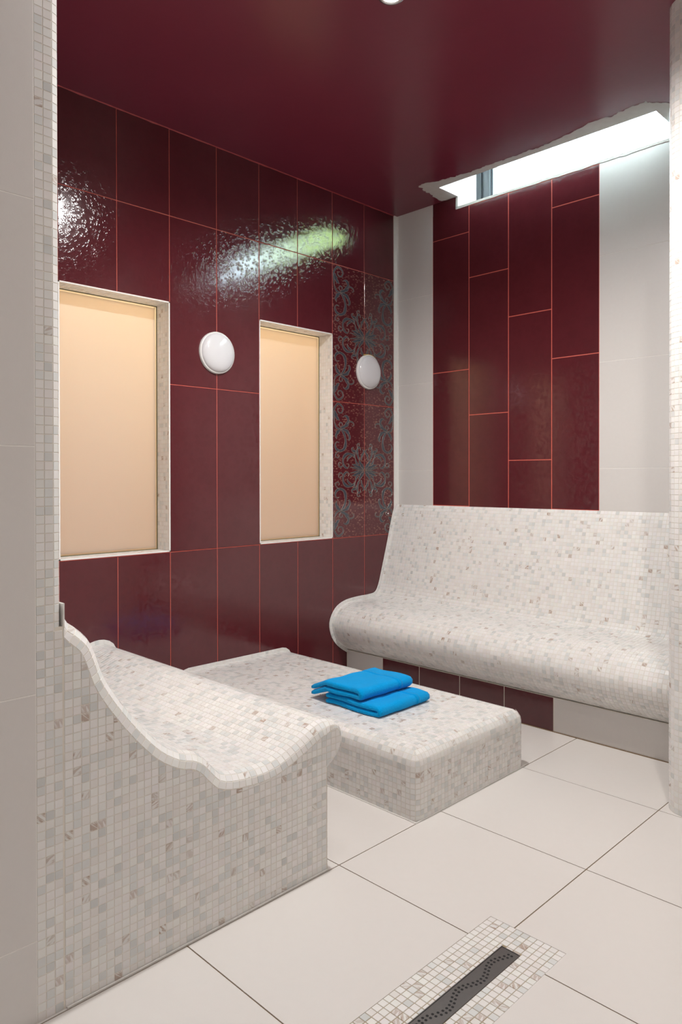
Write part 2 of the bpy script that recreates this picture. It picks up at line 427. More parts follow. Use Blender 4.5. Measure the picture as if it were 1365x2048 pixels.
# the burgundy panel has its own orange grout bed
bed = box('grout_bed', (0.270, -0.0024, 0.80), (1.2617, 0.0018, OZ0 - 0.012), M['redgrout'], wall_back)
XB = 0.2697; W2C = 0.24797
cj = [[0.948, 1.698, 2.448], [0.697, 1.447, 2.197], [0.444, 1.194, 1.944], [0.9466, 1.6966, 2.4466]]
for k in range(4):
    x0, x1 = XB + k * W2C, XB + (k + 1) * W2C
    zs = [0.80] + [z for z in cj[k] if z > 0.81] + [ZC]
    for a, b in zip(zs, zs[1:]):
        top = b
        if b == ZC and k == 0:      # notched tile beside the opening
            xa, xb_, za, zb = x0 + GJ, x1 - GJ, a + GJ, ZC
            y0, y1 = -0.009, 0.0
            poly = [(xa, za), (xb_, za), (xb_, OZ0 - 0.013), (OX0 - 0.013, OZ0 - 0.013), (OX0 - 0.013, zb), (xa, zb)]
            oc = Vector(((xa + xb_) / 2, -0.003, (za + zb) / 2))
            V = []
            for d in (0, 1):   # stored in local y,z with x = outward
                for px, pz in poly: V.append(((0.0 if d else -TD), px - oc[0], pz - oc[2]))
            n = 6; F = [tuple(range(n, 2 * n)), tuple(range(n))[::-1]] + [(i, (i + 1) % n, n + (i + 1) % n, n + i) for i in range(n)]
            me = bpy.data.meshes.new('wall_tile'); me.from_pydata(V, [], F); me.materials.append(M['red']); me.update()
            o = bpy.data.objects.new('wall_tile', me); COL.objects.link(o); put(o, oc, wall_back); o.rotation_euler = (0, 0, -math.pi / 2)
            continue
        if b == ZC: top = OZ0 - 0.013
        plate('wall_tile', ((x0 + x1) / 2, -0.003, (a + top) / 2), x1 - x0 - 2 * GJ, top - a - 2 * GJ, TD, '-y', M['red'], wall_back)
WJ = [0.80, 1.1475, 1.6510, 2.1530, ZC]
for a, b in zip(WJ, WJ[1:]):
    plate('wall_tile', ((0.012 + XB) / 2, -0.003, (a + b) / 2), XB - 0.012 - 0.001, b - a - 0.0016, TD, '-y', M['white'], wall_back, 0.0008)
    t = min(b, OZ0 - 0.013)
    plate('wall_tile', ((1.2617 + 1.70) / 2, -0.003, (a + t) / 2), 0.4383 - 0.001, t - a - 0.0016, TD, '-y', M['white'], wall_back, 0.0008)
    plate('wall_tile', ((1.70 + 2.13) / 2, -0.003, (a + t) / 2), 0.43 - 0.001, t - a - 0.0016, TD, '-y', M['white'], wall_back, 0.0008)
# ragged plaster edge round the opening
def ragged(n, amp): return rng.normal(0, amp, n)
xs = np.linspace(OX0 - 0.014, OX1, 60); lo = OZ0 - 0.012 + ragged(60, 0.0016)
v = []
for x, l in zip(xs, lo): v += [(x, -0.0055, l), (x, -0.0055, OZ0 + 0.001), (x, 0.02, OZ0 + 0.001)]
f = []
for i in range(59): a = 3 * i; f += [(a, a + 3, a + 4, a + 1), (a + 1, a + 4, a + 5, a + 2)]
k = len(v); v += [(OX0 - 0.013, -0.0055, OZ0 - 0.012), (OX0 + 0.001, -0.0055, OZ0), (OX0 + 0.001, -0.0055, ZC), (OX0 - 0.011, -0.0055, ZC)]; f.append((k, k + 1, k + 2, k + 3))
struct(mesh_obj('trim_2', v, f, M['plaster'], origin=(1.1, 0, OZ0)), 'ragged plaster edge under the high window')

# ---- ceiling with notch under the window
NX0, NX1, NY = 0.445, 1.595, -0.177
g = Geo(); zt = ZC + 0.055
g.box((-0.115, -4.5, ZC), (3.75, NY, zt)); g.box((-0.115, NY, ZC), (NX0, 0.0018, zt)); g.box((NX1, NY, ZC), (2.75, 0.0018, zt))
ceiling = struct(g.obj('ceiling', M['ceil'], origin=(1.5, -2, ZC)), 'glossy burgundy painted ceiling')
# light well above the notch
g = Geo()
g.box((NX0 - 0.05, NY - 0.05, zt), (NX0, 0.0018, 3.2)); g.box((OX1, NY - 0.05, zt), (OX1 + 0.05, 0.0018, 3.2)); g.box((NX0 - 0.05, NY - 0.05, zt), (OX1 + 0.05, NY, 3.2))
g.box((NX0 - 0.05, NY - 0.05, 3.2), (OX1 + 0.05, 0.0018, 3.25))
g.box((NX0 - 0.0, NY - 0.001, ZC + 0.001), (NX1, NY + 0.0006, zt)); g.box((NX0 - 0.0008, NY, ZC + 0.001), (NX0 + 0.0006, 0.0018, zt)); g.box((NX1 - 0.0006, NY, ZC + 0.001), (NX1 + 0.0008, 0.0018, zt))
struct(g.obj('wall_light_well', M['paint'], origin=(1.1, -0.1, ZC)), 'white plastered light well above the ceiling cut')
fr = [(0.444, -0.0045), (0.379, -0.0055), (0.341, -0.014), (0.342, -0.055), (0.36, -0.168), (0.382, -0.261), (0.43, -0.287), (0.475, -0.252), (0.561, -0.237), (0.678, -0.225), (0.737, -0.224), (0.856, -0.227), (0.995, -0.228), (1.126, -0.228), (1.267, -0.259), (1.362, -0.28), (1.445, -0.271), (1.5, -0.271), (1.544, -0.285), (1.589, -0.281), (1.618, -0.251), (1.66, -0.20), (1.70, -0.10), (1.69, -0.0045)]
outer = resample(np.array(fr), 0.008); amp = rng.normal(0, 0.0032, (len(outer), 2)); amp[0] = amp[-1] = 0
sm = (amp + np.roll(amp, 1, 0) * 0.9) * 1.0; sm[:6] *= 0.2; outer = outer + sm
outer[:, 1] = np.minimum(outer[:, 1], -0.0045)
inner = resample(np.array([(NX0, -0.0045), (NX0, NY), (NX1, NY), (NX1, -0.0045)]), 0.004)
t = np.linspace(0, 1, len(outer)); 
so = np.r_[0, np.cumsum(np.linalg.norm(np.diff(outer, axis=0), axis=1))]
# nearest inner parameter, monotone
near = []; last = 0
for p in outer:
    d = np.linalg.norm(inner - p, axis=1); d[:last] = 9; kk = int(np.argmin(d[:last + 60])) if last + 60 < len(inner) else int(np.argmin(d)); last = max(last, kk); near.append(last)
near[-1] = len(inner) - 1
v = []; f = []; zp = ZC - 0.0008
for p, kk in zip(outer, near): v += [(p[0], p[1], zp), (inner[kk][0], inner[kk][1], zp)]
for i in range(len(outer) - 1):
    a = 2 * i
    if near[i] == near[i + 1]: f.append((a, a + 1, a + 2))
    else: f.append((a, a + 1, a + 3, a + 2))
pp = mesh_obj('plaster_patch', v, f, M['plaster'], ceiling, origin=(1.0, -0.15, zp)); pp['label'] = 'ragged unpainted plaster border round the ceiling cut'
# thin red joint bead at wall/ceiling
g = Geo(); ys = np.linspace(-2.66, -0.004, 90); hh = 0.0035 + np.abs(rng.normal(0, 0.0012, 90))
v = []; f = []
for y, h in zip(ys, hh): v += [(-0.001, y, ZC - h), (0.0035 + h * 0.5, y, ZC + 0.001)]
for i in range(89): a = 2 * i; f.append((a, a + 1, a + 3, a + 2))
struct(mesh_obj('trim_3', v, f, M['ceilseal'], origin=(0, -1.3, ZC)), 'red sealant bead between tiles and ceiling')

# ---- floor
floor = struct(box('floor', (-0.115, -4.5, -0.08), (3.75, 0.30, -0.0016), M['floorgrout'], origin=(1.5, -2, 0)), 'white floor tiles with ochre joints')
FX = [-0.16, 0.35, 0.86, 1.3705, 1.881, 2.391, 2.901, 3.411, 3.75]
FY = [-0.40, -0.8735, -1.387, -1.8605, -2.366, -2.872, -3.378, -3.884, -4.39]
DX0, DX1, DY1, DY0 = 1.8125, 2.0180, -1.7620, -2.560      # drain surround
def cell_poly(x0, x1, y0, y1):
    gx = 0.0016
    x0 += gx; x1 -= gx; y0 += gx; y1 -= gx
    ax0, ax1, ay0, ay1 = max(x0, DX0), min(x1, DX1), max(y0, DY0), min(y1, DY1)
    if ax0 >= ax1 or ay0 >= ay1: return [(x0, y0), (x1, y0), (x1, y1), (x0, y1)]
    L_, R_ = ax0 <= x0 + 1e-6, ax1 >= x1 - 1e-6; B_, T_ = ay0 <= y0 + 1e-6, ay1 >= y1 - 1e-6
    if B_ and T_: return [(x0, y0), (ax0, y0), (ax0, y1), (x0, y1)] if R_ else [(ax1, y0), (x1, y0), (x1, y1), (ax1, y1)]
    if R_ and B_: return [(x0, y0), (ax0, y0), (ax0, ay1), (x1, ay1), (x1, y1), (x0, y1)]
    if L_ and B_: return [(ax1, y0), (x1, y0), (x1, y1), (x0, y1), (x0, ay1), (ax1, ay1)]
    if R_ and T_: return [(x0, y0), (x1, y0), (x1, ay0), (ax0, ay0), (ax0, y1), (x0, y1)]
    if L_ and T_: return [(x0, y0), (x1, y0), (x1, y1), (ax1, y1), (ax1, ay0), (x0, ay0)]
    return [(x0, y0), (x1, y0), (x1, y1), (x0, y1)]
for i in range(len(FX) - 1):
    for j in range(len(FY) - 1):
        P = cell_poly(FX[i], FX[i + 1], FY[j + 1], FY[j]); n = len(P)
        v = [(x, y, -0.009) for x, y in P] + [(x, y, 0.0) for x, y in P]
        f = [tuple(range(n, 2 * n)), tuple(range(n))[::-1]] + [(a, (a + 1) % n, n + (a + 1) % n, n + a) for a in range(n)]
        cx, cy = (FX[i] + FX[i + 1]) / 2, (FY[j] + FY[j + 1]) / 2
        if cx < 1.3 and cy < -2.9: continue
        mesh_obj('floor_tile', v, f, M['floor'], floor, origin=(cx, cy, 0))
# mosaic surround of the drain (parts of the floor)
CX0, CX1, CY1, CY0 = 1.8965, 1.9460, -1.8440, -2.478
nx = 11; px = (DX1 - DX0) / nx
ny = int(round((DY1 - DY0) / px)); py = (DY1 - DY0) / ny
box('grout_bed', (DX0, DY0, -0.008), (DX1, DY1, -0.0011), M['draingrout'], floor)
Q = []
for i in range(nx):
    for j in range(ny):
        x0, x1, y0, y1 = DX0 + i * px, DX0 + (i + 1) * px, DY0 + j * py, DY0 + (j + 1) * py
        if x1 > CX0 + 0.002 and x0 < CX1 - 0.002 and y1 > CY0 + .002 and y0 < CY1 - .002:
            if x0 < CX0 - 0.004: x1 = CX0
            elif x1 > CX1 + 0.004: x0 = CX1
            elif y1 > CY1 + 0.004: y0 = CY1
            elif y0 < CY0 - 0.004: y1 = CY0
            else: continue
        Q.append([(x0, y0, -0.0011), (x1, y0, -0.0011), (x1, y1, -0.0011), (x0, y1, -0.0011)])
_g = GAP; GAP = 0.0010
mosaic(floor, Q, 300, 0.10, 0.12)
GAP = _g

# ---- partition on the left (camera side) with rounded mosaic corner
PX = 1.365; RC = 2 * PT / (math.pi / 2); PYC = -2.679; RP = PT; PYF = PYC + RP
box_t = 0.0
ZB = 0.816
part = struct(Geo().box((0.0, -4.40, 0), (PX - RP, PYF - 0.0016, ZC)).box((PX - RP - 0.001, -4.40, 0), (PX - 0.0016, PYC, ZC)).box((PX - RP - 0.001, PYC, 0), (PX - 0.0016, PYC + PT, ZB - 0.02)).obj('wall_partition_left', M['grout'], origin=(0.7, -3.0, 0)), 'white tiled partition with rounded glass mosaic corner')
# rounded core
PXb = PX - 0.0016; v = []; f = []; aa = [0, 45, 90]
for a in aa:
    for z in (ZB - 0.02, ZC): v.append((PXb - RP + RP * math.cos(math.radians(a)), PYC + RP * math.sin(math.radians(a)), z))
v += [(PXb - RP, PYC, ZB - 0.02), (PXb - RP, PYC, ZC)]
f = [(0, 2, 3, 1), (2, 4, 5, 3), (1, 3, 5, 7), (0, 6, 4, 2)]
mesh_obj('grout_bed', v, f, M['grout'], part, origin=(PX, PYC, 0))
nz = int(round(ZC / PT)); zz = np.linspace(0, ZC, nz + 1); Q = []
for k in range(nz):
    z0, z1 = zz[k], zz[k + 1]
    cols_ = [(PYC - 2 * PT, PYC - PT), (PYC - PT, PYC)] + ([(PYC, PYC + PT)] if z1 < ZB - 0.012 else [])
    for (ya, yb) in cols_:
        Q.append([(PX - 0.0016, ya, z0), (PX - 0.0016, yb, z0), (PX - 0.0016, yb, z1), (PX - 0.0016, ya, z1)])
    if z1 >= ZB - 0.012:
        for a, b in ((0, 45), (45, 90)):
            pa = [PXb - RP + RP * math.cos(math.radians(a)), PYC + RP * math.sin(math.radians(a))]; pb = [PXb - RP + RP * math.cos(math.radians(b)), PYC + RP * math.sin(math.radians(b))]
            Q.append([(*pa, z0), (*pb, z0), (*pb, z1), (*pa, z1)])
mosaic(part, Q, 300, 0.04, 0.25)
box('grout_bed', (PX - 0.0012, -4.40, 0), (PX - 0.0006, PYC - 2 * PT, ZC), M['whitegrout'], part)
wz = [0.0, 0.1675, 0.6670, 1.1672, 1.6625, 2.160, ZC]
for a, b in zip(wz, wz[1:]):
    y = PYC - 2 * PT
    for wd in (0.333, 0.333, 0.333, 0.333, 0.333):
        plate('wall_tile', (PX, y - wd / 2, (a + b) / 2), wd - 0.0016, b - a - 0.0016, TD, '+x', M['white'], part, 0.0008); y -= wd
    for c_ in range(4):
        x0 = 0.002 + c_ * 0.333
        if b > 0.9: plate('wall_tile', (x0 + 0.1665, PYF, (max(a, 0.86) + b) / 2), 0.333 - 0.0016, b - max(a, 0.86) - 0.0016, TD, '+y', M['white'], part, 0.0008)

# ---- partition on the right with rounded mosaic end
R2 = 4 * PT / (math.pi / 2) * 1.5; QXC, QYF = 1.960, -0.866; QYC = QYF + R2; QX0 = QXC - R2
part2 = struct(Geo().box((QXC, QYF + 0.0016, 0), (3.75, QYF + 0.23, ZC)).box((QX0 + 0.0016, QYC, 0), (QXC, QYF + 0.23, ZC)).obj('wall_partition_right', M['grout'], origin=(2.3, -0.75, 0)), 'partition with rounded end in pale glass mosaic')
v = []; nA = 6
for k in range(nA + 1):
    a = math.radians(180 + 90 * k / nA)
    for z in (0.0, ZC): v.append((QXC + R2 * math.cos(a), QYC + R2 * math.sin(a), z))
v += [(QXC, QYC, 0), (QXC, QYC, ZC)]; c0 = 2 * (nA + 1)
f = [(2 * k, 2 * k + 2, 2 * k + 3, 2 * k + 1) for k in range(nA)] + [(c0 + 1, *[2 * k + 1 for k in range(nA + 1)])]
mesh_obj('grout_bed', v, f, M['grout'], part2, origin=(QXC, QYC, 0))
Q = []
for k in range(nz):
    z0, z1 = zz[k], zz[k + 1]
    for j in range(nA):
        a, b = math.radians(180 + 90 * j / nA), math.radians(180 + 90 * (j + 1) / nA)
        pa = (QXC + R2 * math.cos(a), QYC + R2 * math.sin(a)); pb = (QXC + R2 * math.cos(b), QYC + R2 * math.sin(b))
        Q.append([(*pa, z0), (*pb, z0), (*pb, z1), (*pa, z1)])
    for j in range(2):
        xa, xb_ = QXC + j * PT, QXC + (j + 1) * PT
        Q.append([(xa, QYF + 0.0016, z0), (xb_, QYF + 0.0016, z0), (xb_, QYF + 0.0016, z1), (xa, QYF + 0.0016, z1)])
        Q.append([(QX0 + 0.0016, QYC + (j + 1) * PT, z0), (QX0 + 0.0016, QYC + j * PT, z0), (QX0 + 0.0016, QYC + j * PT, z1), (QX0 + 0.0016, QYC + (j + 1) * PT, z1)])
mosaic(part2, Q, 300, 0.06, 0.22)
for a, b in zip(wz, wz[1:]):
    x0 = QXC + 2 * PT
    for c_ in range(5): plate('wall_tile', (x0 + 0.1665, QYF, (a + b) / 2), 0.3314, b - a - 0.0016, TD, '-y', M['white'], part2, 0.0008); x0 += 0.333

# ---- rest of the room behind and beside the camera
struct(box('wall_right', (2.60, -0.64, 0), (2.75, 0.30, ZC), M['white']), 'white tiled end wall of the steam room')
struct(box('wall_side', (3.75, -4.5, 0), (3.85, -0.64, ZC), M['white']), 'white tiled wall beside the entrance')
struct(box('wall_front', (1.0, -4.6, 0), (3.85, -4.5, ZC), M['white']), 'white tiled wall behind the entrance')

# ---- frosted windows (corridor behind them)
CORX = -1.05
g = Geo()
g.box((CORX - 0.05, -2.75, 0.0), (CORX, 0.05, 2.55)); g.box((CORX, -2.75, 0), (-0.115, -2.70, 2.55)); g.box((CORX, 0.0, 0), (-0.115, 0.05, 2.55))
g.box((CORX, -2.75, 2.50), (-0.115, 0.05, 2.55)); g.box((CORX, -2.75, -0.05), (-0.115, 0.05, 0.0))
struct(g.obj('wall_corridor', M['beigewall'], origin=(CORX, -1.3, 0)), 'beige corridor behind the frosted windows')
for k, (ya, yb) in enumerate((W1, W2)):
    z0, z1 = WZ; d = -0.104
    win = struct(empty('window_%d' % (k + 1), (-0.05, (ya + yb) / 2, z0)), ['backlit frosted window beside the mosaic partition', 'backlit frosted window beside the scrollwork tiles'][k])
    g = Geo(); tk = 0.0016
    e = 0.004
    g.box((d - 0.01, ya, z0 - 0.0), (-0.0005, ya + e, z1)); g.box((d - 0.01, yb - e, z0), (-0.0005, yb, z1)); g.box((d - 0.01, ya + e, z0), (-0.0005, yb - e, z0 + e)); g.box((d - 0.01, ya + e, z1 - e), (-0.0005, yb - e, z1))
    g.obj('reveal', M['grout'], win, (-0.05, (ya + yb) / 2, z0))
    pn = box('pane', (d - 0.008, ya + e + 0.0105, z0 + e + 0.0105), (d, yb - e - 0.0105, z1 - e - 0.0105), M['frosted'], win)
    pn['label'] = 'warm lit frosted glass pane'
    iy0, iy1, iz0, iz1 = ya + e, yb - e, z0 + e, z1 - e
    g = Geo(); s = 0.0035
    for (a, b) in (((iy0, iz0), (iy0 + s, iz1)), ((iy1 - s, iz0), (iy1, iz1)), ((iy0, iz1 - s), (iy1, iz1)), ((iy0, iz0), (iy1, iz0 + s))): g.box((d - 0.004, a[0], a[1]), (d + 0.0025, b[0], b[1]))
    g.obj('sealant_bead', M['olive'], win, (d, (ya + yb) / 2, z0))
    g = Geo(); r0 = 0.0036; r1 = 0.0105
    for (a, b) in (((iy0 + r0, iz0 + r0), (iy0 + r1, iz1 - r0)), ((iy1 - r1, iz0 + r0), (iy1 - r0, iz1 - r0)), ((iy0 + r1, iz1 - r1), (iy1 - r1, iz1 - r0)), ((iy0 + r1, iz0 + r0), (iy1 - r1, iz0 + r1))): g.box((d - 0.008, a[0], a[1]), (d + 0.0004, b[0], b[1]))
    g.obj('polished_rim', M['glassrim'], win, (d, (ya + yb) / 2, z0))
    Q = []; nd = 6; xs = np.linspace(d + 0.003, -0.0005, nd + 1)
    ns = int(round((iz1 - iz0) / PT)); zs = np.linspace(iz0, iz1, ns + 1); nw = int(round((iy1 - iy0) / PT)); ys = np.linspace(iy0, iy1, nw + 1)
    for i in range(nd):
        for j in range(ns):
            Q.append([(xs[i], iy1, zs[j]), (xs[i + 1], iy1, zs[j]), (xs[i + 1], iy1, zs[j + 1]), (xs[i], iy1, zs[j + 1])])
            Q.append([(xs[i + 1], iy0, zs[j]), (xs[i], iy0, zs[j]), (xs[i], iy0, zs[j + 1]), (xs[i + 1], iy0, zs[j + 1])])
        for j in range(nw):
            Q.append([(xs[i], ys[j], iz0), (xs[i + 1], ys[j], iz0), (xs[i + 1], ys[j + 1], iz0), (xs[i], ys[j + 1], iz0)])
            Q.append([(xs[i + 1], ys[j], iz1), (xs[i], ys[j], iz1), (xs[i], ys[j + 1], iz1), (xs[i + 1], ys[j + 1], iz1)])
    mosaic(win, Q, 0, 0.03, 0.12)
    # cream front edge of the reveal
    g = Geo(); s = 0.0055
    for (a, b) in (((ya, z0), (ya + s, z1)), ((yb - s, z0), (yb, z1)), ((ya, z1 - s), (yb, z1)), ((ya, z0), (yb, z0 + s))): g.box((-0.004, a[0], a[1]), (0.0006, b[0], b[1]))
    g.obj('edge_strip', M['seal'], win, (0, (ya + yb) / 2, z0))
# corridor lamps (real lights of the corridor)
for yy in (-1.8, -0.8):
    ld = bpy.data.lights.new('corridor_light', 'AREA'); ld.shape = 'RECTANGLE'; ld.size = 0.25; ld.size_y = 0.7; ld.energy = 17; ld.color = (1.0, 0.83, 0.52)
    lo = bpy.data.objects.new('corridor_light', ld); COL.objects.link(lo); lo.location = (-0.62, yy, 2.46)

# ---- high window
WYF = 0.17
win3 = struct(empty('window_3', (1.1, WYF, OZ0)), 'high daylight window with dark grey frame')
g = Geo()
g.box((OX0, WYF, OZ0), (OX0 + 0.036, WYF + 0.07, 3.12)).box((OX0 + 0.036, WYF + 0.012, OZ0), (OX0 + 0.06, WYF + 0.07, 3.12))
g.box((OX0, WYF, 3.06), (OX1, WYF + 0.07, 3.12)).box((OX1 - 0.06, WYF, OZ0), (OX1, WYF + 0.07, 3.12)).box((OX0, WYF + 0.02, OZ0), (OX1, WYF + 0.07, OZ0 + 0.02))
g.obj('frame', M['frame'], win3, (1.1, WYF, OZ0))
sash = Geo().box((OX0 + 0.062, WYF - 0.012, OZ0 + 0.02), (OX0 + 0.100, WYF + 0.05, 3.06)).box((OX0 + 0.100, WYF + 0.004, OZ0 + 0.02), (OX0 + 0.112, WYF + 0.05, 3.06)).box((OX1 - 0.10, WYF - 0.012, OZ0 + 0.02), (OX1 - 0.06, WYF + 0.05, 3.06)).obj('sash', M['frame'], win3, (OX0 + 0.09, WYF, OZ0))
box('pane', (OX0 + 0.11, WYF + 0.02, OZ0 + 0.02), (OX1 - 0.10, WYF + 0.026, 3.06), M['glass'], win3)
g = Geo().box((OX0 - 0.001, 0.0018, OZ0), (OX0 + 0.004, WYF, 3.12)).box((OX0, 0.0018, OZ0 - 0.001), (OX1, WYF, OZ0 + 0.002))
g.obj('reveal', M['paint'], win3, (1.1, 0.1, OZ0))

# ================================================================== BENCHES
# ---- back bench (profile in y,z from the wall down to the riser)
pr = catmull([(-0.0045, 0.946), (-0.030, 0.890), (-0.076, 0.735), (-0.121, 0.590), (-0.160, 0.475), (-0.196, 0.430), (-0.255, 0.420), (-0.348, 0.418), (-0.440, 0.410), (-0.505, 0.386), (-0.541, 0.346), (-0.554, 0.305), (-0.540, 0.250), (-0.507, 0.206), (-0.462, 0.172), (-0.424, 0.150)], 8)
pr = resample(pr, PT)
BX1 = 2.595
bench = empty('contoured_bench', (1.2, -0.30, 0)); tag(bench, 'long contoured heated bench clad in pale glass mosaic along the back wall', 'bench')
nb = len(pr)
out = [tuple(p) for p in pr] + [(-0.4360, 0.150), (-0.4360, 0.0), (-0.0045, 0.0)]
extr_body('body', out[::-1], 0.003, BX1, M['grout'], bench, (1.2, -0.3, 0))
nrm = normals2(pr, 1)
if nrm[3][0] > 0: nrm = -nrm       # outward = towards -y at the backrest
lipP = pr + nrm * PT
Q = extr_tiles(pr[::-1], 0.003, BX1, flip=False)
# make sure they face outwards
def orient(Q, nfun):
    R = []
    for q in Q:
        q = np.array(q); n = np.cross(q[2] - q[0], q[3] - q[1])
        R.append(q if np.dot(n, nfun(q.mean(0))) > 0 else q[::-1])
    return R
cenB = np.array([0, -0.12, 0.25])
q0 = np.array(Q[0]); 
def prof_out(pr, nrm):
    def fn(c):
        i = int(np.argmin((pr[:, 0] - c[1]) ** 2 + (pr[:, 1] - c[2]) ** 2)); return np.array([0, nrm[i][0], nrm[i][1]])
    return fn
Q = orient(Q, prof_out(pr, nrm))
mosaic(bench, Q, 300, 0.038, 0.17, hidden=lambda c, uv: (uv[:, 0] > 1340))
def lip(parent, pr, lp, x=0.006):
    """row of edge tiles standing against the wall, following the profile"""
    g = Geo(); Q = []
    for i in range(len(pr) - 1):
        Q.append([(x, *pr[i]), (x, *lp[i]), (x, *lp[i + 1]), (x, *pr[i + 1])])
    Q = orient(Q, lambda c: np.array([1, 0, 0]))
    n = len(pr)
    v = [(0.0025, *p) for p in lp] + [(x, *p) for p in lp] + [(x, *p) for p in pr]
    f = [(i, i + 1, n + i + 1, n + i) for i in range(n - 1)] + [(n + i, n + i + 1, 2 * n + i + 1, 2 * n + i) for i in range(n - 1)]
    g.add(v, f).obj('edge_cove', M['seal'], parent, (0, pr[0][0], pr[0][1]))
    V, t, l = tile_arrays(np.array(Q), tint_rand(len(Q), 0.01, 0.1))
    off = np.array(parent.location)
    o = bpy.data.objects.new('edge_tiles', tiles_mesh('edge_tiles', V - off, t, l)); COL.objects.link(o); o.parent = parent; o['kind'] = 'stuff'
lip(bench, pr, lipP)
# riser under the bench
RY = -0.4370
rx = [0.010] + [XB + k * W2C for k in range(5)] + [1.82, 2.20, 2.59]
for k in range(len(rx) - 1):
    m_ = M['red'] if 1 <= k <= 4 else M['white']
    plate('riser_tile', ((rx[k] + rx[k + 1]) / 2, RY, 0.0745), rx[k + 1] - rx[k] - 0.0032, 0.147, 0.006, '-y', m_, bench, 0.0008)
box('sealant_bead', (0.004, RY - 0.004, 0.0), (2.59, RY, 0.003), M['floorgrout'], bench)

# ---- near lounger bench
pn_ = [(-2.6590, 0.845), (-2.640, 0.800), (-2.616, 0.780), (-2.590, 0.752), (-2.573, 0.711), (-2.560, 0.675), (-2.537, 0.634), (-2.485, 0.562), (-2.421, 0.490), (-2.367, 0.453), (-2.330, 0.441), (-2.298, 0.420), (-2.270, 0.388), (-2.243, 0.366), (-2.175, 0.354), (-2.092, 0.354), (-2.004, 0.382), (-1.935, 0.410), (-1.890, 0.416), (-1.853, 0.402), (-1.838, 0.368), (-1.845, 0.328), (-1.872, 0.300), (-1.900, 0.281)]
pl = resample(catmull(pn_, 8), PT)
lounge = empty('contoured_lounger', (0.7, -2.25, 0)); tag(lounge, 'contoured mosaic lounger built against the partition with wavy armrest edge', 'bench')
nl = normals2(pl, 1)
if nl[len(nl) // 2][1] < 0: nl = -nl
R3 = 3 * PT / (math.pi / 2); XE = PX - 0.0016 - R3
for _ in range(3): nl[1:-1] = (nl[:-2] + 2 * nl[1:-1] + nl[2:]) / 4; nl /= np.linalg.norm(nl, axis=1, keepdims=True)
arc_ = np.arange(len(pl)); top_i = int(np.argmin(np.abs(pl[:, 0] + 1.905) + 10 * (pl[:, 1] < 0.36)))
RA = np.where(arc_ <= top_i, R3, np.maximum(0.011, R3 * (1 - (arc_ - top_i) / 5.0)))
inn = pl - nl * RA[:, None]; inn[:, 0] = np.maximum(inn[:, 0], pl[0, 0])
# clean inner curve monotone in y for the side face
out = [tuple(p) for p in pl] + [(-1.900, 0.0), (-2.659, 0.0)]
extr_body('body', out, 0.001, XE, M['grout'], lounge, (0.7, -2.25, 0))
out2 = [tuple(p) for p in inn] + [(-1.902, float(inn[-1][1])), (-1.902, 0.0), (-2.668, 0.0), (-2.668, float(inn[0][1]))]
Q = orient(extr_tiles(pl, 0.001, XE), prof_out(pl, nl))
for i in range(len(pl) - 1):       # fill between the straight run and the tapering rim
    xa_, xb_ = XE + R3 - RA[i], XE + R3 - RA[i + 1]
    if max(xa_, xb_) - XE > 0.003: Q += orient([np.array([(XE, *pl[i]), (xa_, *pl[i]), (xb_, *pl[i + 1]), (XE, *pl[i + 1])])], prof_out(pl, nl))
# rim: two facets between top surface and side face
rv = []; rf = []
for i in range(len(pl) - 1):
    k = len(rv); rv += [(XE, *pl[i]), (XE + R3 - RA[i], *pl[i]), (XE + R3 - RA[i + 1], *pl[i + 1]), (XE, *pl[i + 1])]; rf.append((k, k + 1, k + 2, k + 3))
for (a, b) in ((0, 30), (30, 60), (60, 90)):
    for i in range(len(pl) - 1):
        def pt(i, a):
            a = math.radians(a); p = pl[i] - nl[i] * RA[i] * (1 - math.cos(a)); p[0] = max(p[0], pl[0, 0]); return (XE + R3 - RA[i] + RA[i] * math.sin(a), p[0], p[1])
        q = [pt(i, a), pt(i + 1, a), pt(i + 1, b), pt(i, b)]
        if np.ptp([p_[1] for p_ in q]) < 0.003: continue      # would lie flat against the partition
        qq = orient([q], lambda c: np.array([math.sin(math.radians((a + b) / 2)), *(nl[i] * math.cos(math.radians((a + b) / 2)))]))[0]
        Q.append(qq); k = len(rv); rv += [tuple(x) for x in np.array(qq)]; rf.append((k, k + 1, k + 2, k + 3))
def rim_pt(i, a):
    a = math.radians(a); p = pl[i] - nl[i] * RA[i] * (1 - math.cos(a)); return (XE + R3 - RA[i] + RA[i] * math.sin(a), max(p[0], pl[0, 0]), p[1])
k = len(rv); rv += [(PX - 0.0018, PYC + PT, 0), (PX - 0.0018, pl[0, 0] + 0.0022, 0), (PX - 0.0018, pl[0, 0] + 0.0022, 0.80), (PX - 0.0018, PYC + PT, 0.80)]; rf.append((k, k + 1, k + 2, k + 3))
box('corner_fillet', (XE - 0.01, float(pl[0, 0]) - 0.0006, 0.74), (PX - 0.0018, float(pl[0, 0]) + 0.0030, 0.8435), M['seal'], lounge)
mesh_obj('grout_bed', rv, rf, M['grout'], lounge, (PX, -2.25, 0.4))
